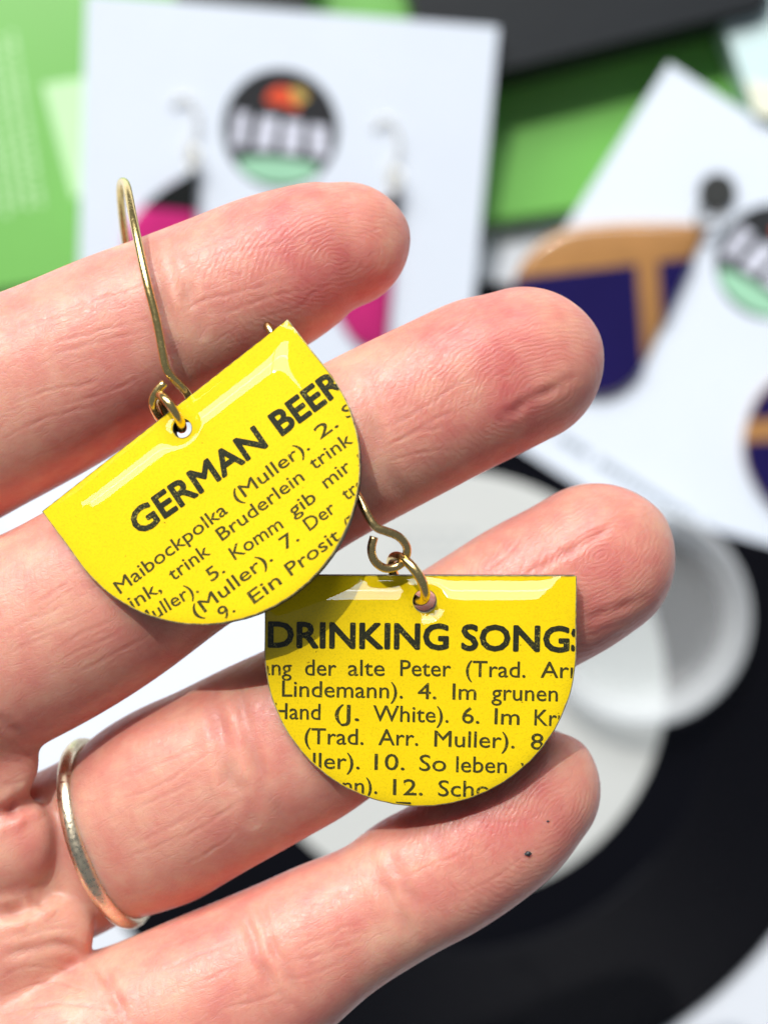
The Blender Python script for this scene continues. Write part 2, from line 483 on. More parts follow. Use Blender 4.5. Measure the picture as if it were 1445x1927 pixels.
q0 = P(1372, 60, 14)
aq = thing('aqua_pack', (q0[0] + 12, q0[1], 0), 'pale aqua printed pack with a cream band beside the dark slab', 'pack')
poly = [P(x, y, 14)[:2] for x, y in ((1362, 45), (1420, 212), (1560, 250), (1600, -60), (1400, -60))]
v, f = poly_prism([tuple(p) for p in poly][::-1], 0, 14); mesh_obj('wrapper', v, f, M_AQUA, aq)
poly = [P(x, y, 14.4)[:2] for x, y in ((1406, 150), (1420, 212), (1560, 250), (1572, 190))]
v, f = poly_prism([tuple(p) for p in poly][::-1], 14.02, 14.4); mesh_obj('cream_band', v, f, M_CREAM, aq)

v, f = poly_prism([tuple(P(x, y, 16)[:2]) for x, y in ((330, -200), (330, -4), (575, 4), (595, -200))][::-1], 5.53, 16)
bk = mesh_obj('black_booklet', v, f, M_BLACKP); tag(bk, 'plain black booklet on the green box behind the white card', 'booklet')

# clear frosted plastic lid on the record
lc = P(1205, 1160, 8)
lid = thing('plastic_lid', (lc[0], lc[1], 1.75), 'round frosted clear plastic lid resting on the record', 'lid')
v, f = lathe([(0.01, 2.6), (14, 2.6), (17.5, 3.4), (19.2, 6.5), (20.2, 10.4), (21.6, 11.2), (22.9, 10.4), (23.2, 8.8), (21.8, 5.0), (20.2, 2.2), (17.5, 1.8), (0.01, 1.8)], lc[0], lc[1], 96)
flat_obj_sharp(mesh_obj('moulded_body', v, f, M_FROST, lid), 50)

# ------------------------------------------------------------------ the display cards with their earrings
def circ(cx, cy, r, n=48, a0=0, a1=360):
    return [(cx + r * math.cos(math.radians(a0 + (a1 - a0) * i / n)), cy + r * math.sin(math.radians(a0 + (a1 - a0) * i / n))) for i in range(n + (0 if abs(a1 - a0) == 360 else 1))]

class Frame:
    """card plane: origin at its top-left corner, u to the right, v down, w off the face (mm)"""
    def __init__(s, TL, TR, BL):
        TL, TR, BL = map(np.asarray, (TL, TR, BL))
        s.o = TL; s.u = (TR - TL) / np.linalg.norm(TR - TL)
        v = BL - TL; v = v - s.u * (v @ s.u); s.v = v / np.linalg.norm(v)
        s.n = np.cross(s.v, s.u); 
        if s.n[2] < 0: s.n = -s.n
        s.w = np.linalg.norm(TR - TL); s.h = np.linalg.norm(BL - TL)
    def __call__(s, x, y, z): return tuple(s.o + s.u * x + s.v * y + s.n * z)
    def loc(s, px, py):
        """pixel -> (u, v) on the plane"""
        C = np.array([0, 0, CAMH]); d = P(px, py, CAMH - 100) - C
        t = ((s.o - C) @ s.n) / (d @ s.n); q = C + d * t - s.o
        return (q @ s.u, q @ s.v)

def logo(fr, cx, cy, r, parent):
    base = mesh_obj('logo_disc', *poly_prism(circ(cx, cy, r), 0.36, 0.42, fr), M_BLACKINK, parent)
    # tall white lettering, too blurred to read
    for x0, x1, y0, y1, lean in ((-0.83, -0.60, -0.24, 0.34, 0.05), (-0.44, -0.12, -0.20, 0.36, 0.08), (0.04, 0.36, -0.16, 0.38, 0.02), (0.54, 0.84, -0.12, 0.40, -0.04)):
        m = (x0 + x1) / 2; wd = (x1 - x0)
        for a, b2 in (((x0, x1),)):
            pts = [(cx + (a + lean) * r, cy + y0 * r), (cx + (b2 + lean) * r, cy + y0 * r), (cx + b2 * r, cy + y1 * r), (cx + a * r, cy + y1 * r)]
            mesh_obj('white_letter', *poly_prism(pts, 0.43, 0.46, fr), M_WHITEINK, base if base.parent is None else parent)
    pts = [(cx + 0.70 * r * math.cos(a), cy + r * (0.58 + (0.34 if math.sin(a) > 0 else 0.10) * math.sin(a))) for a in np.linspace(0, 2 * math.pi, 40, endpoint=False)]
    mesh_obj('green_mound', *poly_prism(pts, 0.43, 0.46, fr), M_MINT, parent)
    pts = [(-0.30, -0.46), (-0.22, -0.62), (-0.05, -0.72), (0.12, -0.68), (0.16, -0.52), (0.32, -0.38), (0.26, -0.33), (0.0, -0.42), (-0.2, -0.42)]
    mesh_obj('red_emblem', *poly_prism([(cx + a * r, cy + b2 * r) for a, b2 in pts], 0.43, 0.46, fr), M_REDINK, parent)
    pts = [(0.12, -0.70), (0.30, -0.72), (0.46, -0.58), (0.34, -0.46), (0.20, -0.48)]
    mesh_obj('ochre_emblem', *poly_prism([(cx + a * r, cy + b2 * r) for a, b2 in pts], 0.475, 0.49, fr), M_YELINK, parent)

def text_bars(fr, x0, x1, y, h, parent):
    vs, fs = [], []
    x = x0
    while x < x1:
        w = random.uniform(0.8, 1.5) * h * 0.8
        k = len(vs); vs += [fr(x, y, 0.37), fr(x + w * 0.75, y, 0.37), fr(x + w * 0.75, y + h, 0.37), fr(x, y + h, 0.37)]; fs.append([k, k + 1, k + 2, k + 3])
        x += w * (1.0 if random.random() > 0.2 else 2.0)
    return mesh_obj('printed_line', vs, fs, M_GREYINK, parent)

def dome(name, poly, z0, z1, rim, fr, mat, parent):
    """a plate with a softly domed top"""
    c = np.mean(poly, axis=0); n = len(poly)
    vs, fs = [], []
    rings = [(1.0, z0), (1.0, z0 + 0.35 * (z1 - z0)), (1 - rim * 0.35, z0 + 0.72 * (z1 - z0)), (1 - rim, z1 - 0.08 * (z1 - z0)), (0.5, z1)]
    for s_, z in rings:
        for p in poly: vs.append(fr(*(c + (np.array(p) - c) * s_), z))
    for r in range(len(rings) - 1):
        for i in range(n):
            j = (i + 1) % n; fs.append([r * n + i, r * n + j, (r + 1) * n + j, (r + 1) * n + i])
    fs.append([(len(rings) - 1) * n + i for i in range(n)])
    o = mesh_obj(name, vs, fs, mat, parent, smooth=True)
    bm = bmesh.new(); bm.from_mesh(o.data); bmesh.ops.recalc_face_normals(bm, faces=bm.faces); bm.to_mesh(o.data); bm.free()
    return o

def fillpoly(poly, z, fr): return [fr(x, y, z) for x, y in poly], [list(range(len(poly)))]

# card 1, leaning from the green box down onto the record
c1 = Frame(P(163, -12, 21.6), P(938, 50, 21.6), P(150, 745, 2.4))
cardA = thing('earring_card', c1(c1.w / 2, c1.h / 2, 0), 'white display card with a round black logo between two pink and black earrings', 'card')
flat_obj_sharp(mesh_obj('cardboard', *poly_prism([(0, 0), (c1.w, 0), (c1.w, 85), (0, 85)], 0.0, 0.35, c1), M_CARD, cardA))
lx, ly = c1.loc(528, 243); r_ = 11.9
logo(c1, lx, ly, r_, cardA)
def hoop_wire(fr, pts, parent, rad=0.3):
    path = [np.array(fr(*c1.loc(x, y), 0.45 + z * 0.45)) for x, y, z in pts]
    return mesh_obj('ear_wire', *wire(path, rad, 50, 10), M_GLINTWIRE, parent, smooth=True)
def D_poly(apex, length, bulge, n=40):
    pts = [(apex[0], apex[1])]
    for i in range(1, n):
        a = math.pi * i / n
        pts.append((apex[0] - bulge * math.sin(a) ** (2.0 - 1.55 * max(0.0, (i / n - 0.35) / 0.65)), apex[1] + length / 2 * (1 - math.cos(a))))
    pts.append((apex[0], apex[1] + length)); return pts
for ax, ay, lab_ in ((374, 318, 'black and magenta half round earring between the small white print and the round logo'),
                     (752, 360, 'black and magenta half round earring between the round logo and the navy earring')):
    a = c1.loc(ax, ay)
    e = thing('pendant_earring', c1(a[0], a[1], 0.5), lab_, 'earring', 'pink and black earrings on the card')
    dom = D_poly(a, 33, 14.5)
    o = dome('pendant', dom, 0.45, 2.0, 0.12, c1, M_MAGENTA, e)
    top = [p for p in dom if p[1] < a[1] + 8.4]
    left = [p for p in top if p[0] < a[0] - 0.01]
    capp = [(a[0] + 0.05, a[1] - 0.05)] + left + [(left[-1][0], a[1] + 8.4), (a[0] + 0.05, a[1] + 8.4)]
    mesh_obj('black_tip', *poly_prism(capp, 0.45, 2.12, c1), M_JET, e)
    dx, dy = ax - 374, ay - 318
    hoop_wire(c1, [(325 + dx, 200 + dy, 0.5), (345 + dx, 180 + dy, 2.2), (366 + dx, 195 + dy, 2.6), (372 + dx, 240 + dy, 2.0), (358 + dx, 268 + dy, 2.2), (350 + dx, 285 + dy, 2.6), (366 + dx, 300 + dy, 2.2)], e)
    ctr = c1.loc(366 + dx, 298 + dy)
    ring = [np.array(c1(ctr[0] + 1.9 * math.cos(t_) * 0.6, ctr[1] + 2.2 * math.sin(t_), 2.0 + 1.4 * math.cos(t_))) for t_ in np.linspace(0, 2 * math.pi, 40, endpoint=False)]
    mesh_obj('jump_ring', *wire(ring, 0.4, closed=True, seg=10), M_GLINTWIRE, e, smooth=True)

# card 2, turned to the right, lying on the record and the table
c2 = Frame(P(1258, 118, 13.0), P(1258 + 625, 118 + 400, 10.0), P(862, 735, 3.2))
cardB = thing('earring_card', c2(42, 42, 0), 'white display card turned askew with round studs and navy and orange earrings', 'card')
flat_obj_sharp(mesh_obj('cardboard', *poly_prism([(0, 0), (85, 0), (85, 84), (0, 84)], 0.0, 0.35, c2), M_CARD, cardB))
lx, ly = c2.loc(1452, 492)
logo(c2, lx, ly, 11.9, cardB)
text_bars(c2, 10, 76, 76.4, 2.0, cardB)
for k, (A, B, lab_) in enumerate((((1332, 424), (1170, 742), 'navy and orange earring with round steel stud beside the record edge'),
                       ((1700, 640), (1538, 958), 'round navy earring crossed by one orange stripe beyond the logo of the askew card'))):
    a = np.array(c2.loc(*A)); b2 = np.array(c2.loc(*B))
    e = thing('stud_earring', c2(a[0], a[1], 0.5), lab_, 'earring', 'navy and orange earrings on the card')
    if k == 0:
        opx = [(1332, 424), (1250, 419), (1150, 420), (1070, 430), (1012, 458), (976, 505), (962, 552), (966, 612), (992, 670), (1032, 714), (1082, 738), (1130, 743), (1172, 728), (1206, 692), (1250, 602), (1292, 512)]
    else:
        opx = [(1470, 700), (1426, 742), (1402, 795), (1396, 850), (1412, 902), (1450, 950), (1530, 985), (1600, 960), (1660, 850), (1600, 740), (1540, 700)]
    smp = cr(np.c_[np.array(opx + opx[:1], float), np.zeros(len(opx) + 1)], 90)[:-1, :2]
    dom = [tuple(c2.loc(*q)) for q in smp]
    dome('pendant', dom, 0.45, 2.2, 0.10, c2, M_ORANGE, e)
    # navy fields: cut the plate outline by lines given in pixels
    def clip(poly, p0, p1):
        out = []
        side = lambda q: (p1[0] - p0[0]) * (q[1] - p0[1]) - (p1[1] - p0[1]) * (q[0] - p0[0])
        for i in range(len(poly)):
            q, r = poly[i], poly[(i + 1) % len(poly)]; sq, sr = side(q), side(r)
            if sq >= 0: out.append(q)
            if sq * sr < 0:
                t2 = sq / (sq - sr); out.append((q[0] + (r[0] - q[0]) * t2, q[1] + (r[1] - q[1]) * t2))
        return out
    cen = np.mean(dom, axis=0)
    inner = [tuple(cen + (np.array(p) - cen) * 0.985) for p in dom]
    sh = (A[0] - 1332, A[1] - 424)
    g = lambda x, y: c2.loc(x, y)
    if k == 0:
        cuts = [[((930, 528), (1350, 480)), ((1188, 400), (1212, 760))], [((930, 528), (1350, 480)), ((1256, 760), (1228, 400))]]
    else:
        cuts = [[((1700, 770), (1300, 795))], [((1300, 836), (1700, 812))]]
    for cc in cuts:
        fld = inner
        for p0_, p1_ in cc:
            fld = clip(fld, g(*p0_), g(*p1_))
        if len(fld) > 2:
            mesh_obj('navy_field', *poly_prism(fld, 1.0, 2.28, c2), M_NAVY, e)
    st = c2.loc(1347 + sh[0], 362 + sh[1])
    prof = []
    vs, fs = poly_prism(circ(st[0], st[1], 3.9, 40), 0.45, 1.8, c2)
    o = mesh_obj('stud', vs, fs, M_STEEL, e)
    b_ = bmesh.new(); b_.from_mesh(o.data); bmesh.ops.bevel(b_, geom=[ed for ed in b_.edges if ed.calc_face_angle(0) > 1], offset=0.0004, segments=2, affect='EDGES'); b_.to_mesh(o.data); b_.free(); flat_obj_sharp(o)
    ctr = c2.loc(1328 + sh[0], 408 + sh[1])
    ring = [np.array(c2(ctr[0] + 2.4 * math.cos(t_), ctr[1] + 2.6 * math.sin(t_), 2.2 + 1.2 * math.sin(t_))) for t_ in np.linspace(0, 2 * math.pi, 40, endpoint=False)]
    mesh_obj('jump_ring', *wire(ring, 0.4, closed=True, seg=10), M_STEEL, e, smooth=True)
    if k == 1:      # the one cut by the picture's edge also shows its strip of orange turned
        pass

# ------------------------------------------------------------------ the hand
# stations: centre pixel x, y, width in pixels, height of the finger's axis over the hand plane (mm)
FING = {
 'index':  [(-170, 832, 430, 0.5), (-90, 797, 400, 0.8), (83, 719, 370, 1.0), (215, 651, 345, 1.1), (322, 602, 326, 1.0), (417, 559, 315, 0.9), (517, 512, 300, 0.7), (600, 474, 266, 0.5), (648, 461, 236, 0.2)],
 'middle': [(-170, 1300, 440, 0.5), (-90, 1262, 410, 1.0), (83, 1182, 388, 1.4), (201, 1114, 376, 1.6), (326, 1035, 352, 1.6), (453, 959, 338, 1.5), (580, 882, 325, 1.4), (691, 823, 322, 1.3), (769, 783, 320, 1.3), (837, 749, 316, 1.2), (906, 716, 315, 1.1), (945, 702, 306, 0.9), (982, 688, 296, 0.7)],
 'ring':   [(-60, 1690, 320, -6.4), (60, 1636, 330, -6.5), (142, 1599, 326, -6.1), (192, 1572, 322, -5.5), (236, 1558, 340, -4.5), (283, 1532, 364, -3.3), (339, 1499, 366, -2.3), (408, 1464, 358, -1.6), (494, 1419, 353, -1.3), (571, 1379, 345, -1.2), (667, 1321, 326, -1.3), (765, 1267, 315, -1.4), (853, 1217, 306, -1.5), (923, 1173, 305, -1.6), (993, 1129, 305, -1.7), (1064, 1091, 303, -1.8), (1116, 1058, 298, -2.0)],
 'little': [(20, 2080, 420, 0.5), (150, 2010, 400, 0.2), (281, 1948, 362, 0.0), (431, 1871, 338, 0.0), (524, 1816, 310, 0.0), (614, 1759, 277, 0.0), (707, 1709, 254, -0.1), (779, 1663, 263, -0.2), (832, 1635, 263, -0.2), (902, 1589, 261, -0.3), (960, 1548, 250, -0.5), (1010, 1493, 236, -0.8)],
}
PXMM = K * (CAMH - HANDZ)
def tube(st, seg=36, n=90, hr=0.84, cap=False):
    pts = np.array([[*H(x, y, z), w * K * (CAMH - HANDZ - z)] for x, y, w, z in st])
    if cap:      # round the tip off as a blunt dome
        p, q = pts[-2], pts[-1]; d_ = (q - p)[:3]; d_ /= np.linalg.norm(d_); R_ = q[3] / 2
        body = cr(pts, n - 22)
        th = np.linspace(0, math.pi / 2 * 0.985, 23)[1:]
        capp_ = np.array([np.r_[q[:3] + d_ * R_ * math.sin(a_) + np.array([0, 0, -0.9 * (1 - math.cos(a_))]), 2 * R_ * math.cos(a_) ** 0.96] for a_ in th])
        c = np.vstack([body, capp_])
    else: c = cr(pts, n)
    T = np.gradient(c[:, :3], axis=0); T /= np.linalg.norm(T, axis=1)[:, None]
    vs, fs = [], []
    for i in range(n):
        side = np.cross([0, 0, 1.0], T[i]); side /= np.linalg.norm(side)
        up = np.cross(T[i], side)
        w = c[i, 3] / 2
        for k in range(seg):
            a = 2 * math.pi * k / seg
            ca, sa = math.cos(a), math.sin(a)
            hx = w * np.sign(ca) * abs(ca) ** 0.92
            hz = w * hr * np.sign(sa) * abs(sa) ** 0.95
            vs.append(c[i, :3] + side * hx + up * hz)
    for i in range(n - 1):
        for k in range(seg):
            l = (k + 1) % seg
            fs.append([i * seg + k, (i + 1) * seg + k, (i + 1) * seg + l, i * seg + l])
    # close both ends with fans
    a = len(vs); vs.append(c[0, :3]); b = len(vs); vs.append(c[-1, :3] + T[-1] * c[-1, 3] * 0.12)
    for k in range(seg):
        l = (k + 1) % seg
        fs.append([a, k, l]); fs.append([b, (n - 1) * seg + l, (n - 1) * seg + k])
    return vs, fs, c
PALM = [   # pads and web of the palm: same station format
 ([(-200, 1560, 330, -1.0), (-120, 1490, 240, 1.5), (-10, 1452, 170, 2.4), (48, 1437, 110, 2.4), (72, 1434, 50, 2.2)], 0.80),
 ([(-200, 1680, 360, -1.0), (-130, 1620, 280, 1.0), (-10, 1594, 215, 1.8), (62, 1583, 165, 1.6), (98, 1580, 90, 1.2)], 0.72),
 ([(-200, 1860, 420, -1.5), (-130, 1810, 330, 0.2), (20, 1775, 245, 0.9), (110, 1766, 175, 0.6), (165, 1775, 100, 0.2)], 0.72),
 ([(-200, 1500, 520, -5), (-150, 1500, 420, -5), (-40, 1500, 240, -5)], 0.6),
 ([(-200, 1760, 700, -5), (-120, 1750, 560, -5.5), (20, 1760, 330, -6)], 0.42),
 ([(-200, 2060, 560, -3), (-60, 2010, 480, -2.2), (120, 1960, 380, -2.4), (230, 1930, 250, -2.4)], 0.66),
]
hv, hf, AX = [], [], {}
for name, st in FING.items():
    v, f, c = tube(st, n=112, hr=0.86 if name != 'little' else 0.88, cap=True)
    k = len(hv); hv += v; hf += [[i + k for i in F] for F in f]; AX[name] = c
for st, hr in PALM:
    v, f, c = tube(st, n=50, hr=hr)
    k = len(hv); hv += v; hf += [[i + k for i in F] for F in f]
raw = mesh_obj('hand', hv, hf, M_SKIN)
bm = bmesh.new(); bm.from_mesh(raw.data); bmesh.ops.recalc_face_normals(bm, faces=bm.faces); bm.to_mesh(raw.data); bm.free()
rm = raw.modifiers.new('r', 'REMESH'); rm.mode = 'VOXEL'; rm.voxel_size = 0.00021; rm.use_smooth_shade = True
dg = bpy.context.evaluated_depsgraph_get()
hm = bpy.data.meshes.new_from_object(raw.evaluated_get(dg))
hm.name = 'hand'
old = raw.data; raw.modifiers.clear(); raw.data = hm; bpy.data.meshes.remove(old)
hand = raw

nv = len(hm.vertices)
co = np.empty(nv * 3, 'f'); hm.vertices.foreach_get('co', co); co = co.reshape(-1, 3).astype(float) / MM
ed = np.empty(len(hm.edges) * 2, 'i'); hm.edges.foreach_get('vertices', ed); ed = ed.reshape(-1, 2)
deg = np.bincount(ed.ravel(), minlength=nv)[:, None].astype(float)
def smooth(c, it, lam=0.5):
    for _ in range(it):
        s = np.zeros_like(c)
        for k in range(3):
            s[:, k] = np.bincount(ed[:, 0], c[ed[:, 1], k], nv) + np.bincount(ed[:, 1], c[ed[:, 0], k], nv)
        c = c + lam * (s / deg - c)
    return c
co = smooth(co, 40)
_px = 722.5 + co[:, 0] / (K * (CAMH - co[:, 2])); _py = 963.5 - co[:, 1] / (K * (CAMH - co[:, 2]))
_w = (1 / (1 + np.exp((_px - 60) / 22)) * 1 / (1 + np.exp((1375 - _py) / 15)))[:, None]
co = co * (1 - _w) + smooth(co, 130) * _w
hm.vertices.foreach_set('co', (co * MM).astype('f').ravel()); hm.update()
nrm = np.empty(nv * 3, 'f'); hm.vertices.foreach_get('normal', nrm); nrm = nrm.reshape(-1, 3).astype(float)

# coordinates along and across each finger
best = np.full(nv, 1e9); fid = np.zeros(nv, int); along = np.zeros(nv); across = np.zeros(nv)
for k, (name, c) in enumerate(AX.items()):
    s = np.r_[0, np.cumsum(np.linalg.norm(np.diff(c[:, :3], axis=0), axis=1))]
    tl = s[-1] - s
    T = np.gradient(c[:, :3], axis=0); T /= np.linalg.norm(T, axis=1)[:, None]
    side = np.cross([0, 0, 1.0], T); side /= np.linalg.norm(side, axis=1)[:, None]
    for a in range(0, nv, 40000):
        q = co[a:a + 40000]
        d2 = ((q[:, None, :2] - c[None, :, :2]) ** 2).sum(2)
        j = d2.argmin(1); dd = np.sqrt(d2[np.arange(len(q)), j]) / (c[j, 3] / 2 + 0.5)
        rel = q - c[j, :3]
        up = dd < best[a:a + 40000]
        idx = np.where(up)[0] + a
        best[idx] = dd[up]; fid[idx] = k
        along[idx] = (tl[j] - (rel * T[j]).sum(1))[up]
        across[idx] = (rel * side[j]).sum(1)[up]
topside = np.clip(nrm[:, 2] * 1.6, 0, 1)
vpx = 722.5 + co[:, 0] / (K * (CAMH - co[:, 2])); vpy = 963.5 - co[:, 1] / (K * (CAMH - co[:, 2]))

disp = np.zeros(nv); crease = np.zeros(nv)
def groove(pl, sig, depth, colour):
    pl2 = cr(np.c_[np.array(pl, float), np.zeros(len(pl))], 14)[:, :2] if len(pl) > 2 else np.array(pl, float)
    pl2 = pl2 + np.random.normal(0, 1.2, pl2.shape)
    lo, hi = pl2.min(0) - 3.2 * sig, pl2.max(0) + 3.2 * sig
    ix = UP[(vpx[UP] > lo[0]) & (vpx[UP] < hi[0]) & (vpy[UP] > lo[1]) & (vpy[UP] < hi[1])]
    if not len(ix): return
    X, Y = vpx[ix], vpy[ix]; d = np.full(len(ix), 1e9); along_ = np.zeros(len(ix)); ns = len(pl2) - 1
    for k_, (a, b) in enumerate(zip(pl2[:-1], pl2[1:])):
        ab = b - a; t_ = np.clip(((X - a[0]) * ab[0] + (Y - a[1]) * ab[1]) / ((ab ** 2).sum() + 1e-9), 0, 1)
        dk = np.hypot(X - a[0] - t_ * ab[0], Y - a[1] - t_ * ab[1])
        nearer = dk < d; d[nearer] = dk[nearer]; along_[nearer] = (k_ + t_[nearer]) / ns
    fade = (np.clip(np.sin(np.pi * along_), 0, 1) ** 0.6) * (0.75 + 0.25 * np.sin(along_ * 17 + pl2[0, 0])) * topside[ix]
    g = np.exp(-(d / sig) ** 2) * fade
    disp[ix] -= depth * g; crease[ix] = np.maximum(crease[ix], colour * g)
    # lips of the fold stand a little proud
    disp[ix] += 0.35 * depth * np.exp(-((d - 2.1 * sig) / sig) ** 2) * fade
UP = np.where(topside > 0.02)[0]
SOFT = [   # broad folds: joints, pad folds, palm creases
 ([(282, 455), (301, 560), (330, 660), (372, 748)], 13, 0.34, 0.25), ([(330, 440), (352, 540), (385, 640)], 12, 0.26, 0.2),
 ([(935, 792), (1005, 749), (1046, 728), (1084, 704)], 9, 0.20, 0.7),
 ([(999, 1078), (1058, 1044), (1110, 1016), (1154, 988)], 8, 0.20, 0.55), ([(1089, 1172), (1137, 1154), (1224, 1123)], 8, 0.16, 0.5),
 ([(394, 1300), (415, 1369), (432, 1456), (484, 1560)], 14, 0.42, 0.3), ([(446, 1275), (470, 1390), (510, 1500), (548, 1570)], 12, 0.30, 0.25),
 ([(445, 1690), (474, 1757), (499, 1832), (546, 1900)], 11, 0.34, 0.35), ([(484, 1680), (503, 1757), (528, 1811), (570, 1880)], 9, 0.26, 0.3),
 ([(685, 1590), (735, 1690), (790, 1780)], 13, 0.30, 0.2), ([(715, 1580), (760, 1665), (815, 1760)], 11, 0.22, 0.2),
 ([(-30, 1546), (0, 1535), (40, 1515), (78, 1488)], 12, 0.9, 0.6), ([(-30, 1734), (0, 1725), (60, 1705), (120, 1672)], 12, 0.9, 0.6),
 ([(-20, 1352), (20, 1368), (60, 1400)], 9, 0.2, 0.5), ([(0, 1800), (90, 1780), (150, 1790), (205, 1850)], 9, 0.3, 0.4),
 ([(198, 1800), (205, 1850), (240, 1927)], 10, 0.35, 0.3),
 ([(690, 690), (705, 800), (738, 900), (770, 960)], 14, 0.28, 0.1),
 ([(905, 1480), (840, 1560), (800, 1640)], 20, 0.15, 0.0),
]
FINE = [
 [(59, 694), (130, 660), (200, 640), (290, 618)], [(135, 736), (187, 715)], [(114, 764), (208, 736), (287, 698)],
 [(69, 656), (145, 632), (284, 598)], [(138, 577), (208, 556), (277, 535)], [(0, 640), (60, 610), (140, 590)],
 [(400, 566), (487, 539), (559, 518)], [(414, 594), (487, 566), (559, 546)], [(480, 596), (556, 580), (594, 549), (649, 521)],
 [(400, 480), (504, 463), (608, 428)], [(330, 590), (400, 560), (470, 545)], [(20, 760), (90, 735), (160, 722)], [(0, 830), (80, 790), (190, 760)],
 [(700, 812), (769, 784), (856, 725), (894, 708)], [(752, 829), (821, 787), (880, 770)], [(700, 850), (780, 815), (850, 800)],
 [(776, 666), (838, 721)], [(838, 640), (880, 600), (905, 570)], [(720, 870), (800, 850), (850, 845)],
 [(0, 1195), (60, 1165), (150, 1130)], [(40, 1205), (120, 1170), (180, 1150)], [(97, 1232), (156, 1191), (221, 1167)], [(104, 1250), (208, 1198), (240, 1175)],
 [(0, 1240), (50, 1212), (110, 1190)], [(60, 1140), (120, 1100), (150, 1075)], [(130, 1275), (230, 1225), (290, 1190)],
 [(221, 1508), (311, 1473), (398, 1411)], [(242, 1528), (346, 1480), (381, 1459)], [(249, 1591), (346, 1542), (401, 1504)],
 [(318, 1594), (415, 1535), (470, 1500)], [(250, 1460), (330, 1425), (390, 1400)], [(346, 1630), (415, 1590), (450, 1560)], [(230, 1620), (300, 1590), (350, 1570)],
 [(544, 1816), (619, 1791), (698, 1766)], [(548, 1791), (640, 1749), (690, 1730)], [(530, 1850), (600, 1830), (660, 1800)], [(420, 1900), (500, 1880), (540, 1865)],
 [(300, 1830), (370, 1800), (440, 1775)], [(320, 1870), (400, 1840), (460, 1815)], [(280, 1800), (350, 1770), (400, 1750)],
 [(900, 1545), (960, 1548), (1030, 1530), (1060, 1520)], [(760, 1650), (860, 1610), (930, 1585)], [(840, 1690), (920, 1660), (990, 1610)],
 [(0, 1390), (30, 1400), (58, 1425)], [(0, 1430), (40, 1435), (66, 1448)], [(0, 1480), (40, 1470), (72, 1462)],
 [(0, 1840), (60, 1820), (150, 1830)], [(0, 1880), (80, 1850), (180, 1870)], [(0, 1910), (120, 1890), (220, 1905)], [(30, 1770), (90, 1750), (150, 1745)],
 [(950, 1120), (1010, 1060), (1030, 1010)], [(905, 1080), (960, 1040), (990, 1000)], [(1100, 1200), (1150, 1180), (1190, 1170)],
]
for pl, sg, dp, cl in SOFT: groove(pl, sg, dp * 0.85, min(1, cl * 1.25))
for pl in FINE: groove(pl, random.uniform(2.8, 3.8), random.uniform(0.036, 0.068), random.uniform(0.35, 0.65))
# many short random wrinkles along the fingers
for k, (name, c) in enumerate(AX.items()):
    for i in range(42):
        j = random.randint(12, 80); w = c[j, 3] / 2
        t_ = np.linspace(-1, 1, 5) * random.uniform(1.2, 3.4); off = random.uniform(-0.75, 0.75) * w
        T = c[j + 2, :2] - c[j - 2, :2]; T = T / np.linalg.norm(T); N = np.array([-T[1], T[0]])
        a_ = random.gauss(0, 0.16); D = T * math.cos(a_) + N * math.sin(a_)
        pts = c[j, :2] + N * off + t_[:, None] * D
        z = HANDZ + c[j, 2] + 4
        px = 722.5 + pts[:, 0] / (K * (CAMH - z)); py = 963.5 - pts[:, 1] / (K * (CAMH - z))
        groove(list(zip(px, py)), random.uniform(2.4, 3.2), random.uniform(0.012, 0.032), random.uniform(0.15, 0.4))
co2 = co + nrm * disp[:, None]
# slight unevenness of living flesh
from mathutils import noise as mnoise
ph = co2 * 0.16
bump = np.sin(ph[:, 0] * 2.1 + np.sin(ph[:, 1] * 1.7)) * np.sin(ph[:, 1] * 2.6 + 1.3 * np.sin(ph[:, 0])) 
co2 = co2 + nrm * (0.05 * bump * topside)[:, None]
hm.vertices.foreach_set('co', (co2 * MM).astype('f').ravel()); hm.update()
hm.polygons.foreach_set('use_smooth', [True] * len(hm.polygons))

def attr(name, typ, arr):
    a = hm.attributes.new(name, typ, 'POINT')
    a.data.foreach_set('vector' if typ == 'FLOAT_VECTOR' else 'value', np.ascontiguousarray(arr, dtype='f').ravel())
attr('fco', 'FLOAT_VECTOR', np.c_[along, across, fid * 37.0])
padlen = np.array([12.0, 12.5, 12.0, 10.0])[fid]
attr('core', 'FLOAT_VECTOR', np.c_[(along - padlen * 0.75) * 0.62, across + np.array([1.6, 2.6, -1.4, 0.8])[fid], np.zeros(nv)])
tipw = np.exp(-((along - 11) / 9.0) ** 2)
attr('pad', 'FLOAT', np.clip(0.35 + 0.75 * np.exp(-(np.maximum(along - 14, 0) / 8) ** 2), 0, 1))
red = 0.55 * tipw + 0.25 * np.exp(-((along - 34) / 7.0) ** 2) - 0.25 * np.exp(-((along - 24) / 3.0) ** 2) - 0.15 * np.exp(-((along - 2) / 4.0) ** 2)
red += 0.45 * np.exp(-((vpx - 560) ** 2 + (vpy - 430) ** 2) / 90.0 ** 2) + 0.3 * np.exp(-((vpx - 930) ** 2 + (vpy - 640) ** 2) / 120.0 ** 2)
red -= 0.35 * np.exp(-((vpx - 90) ** 2 + (vpy - 1780) ** 2) / 170.0 ** 2)
attr('red', 'FLOAT', np.clip(red, -0.4, 1))
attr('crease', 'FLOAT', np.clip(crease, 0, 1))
tag(hand, 'open hand palm up with four fingers spread, carrying two yellow earrings', 'hand')

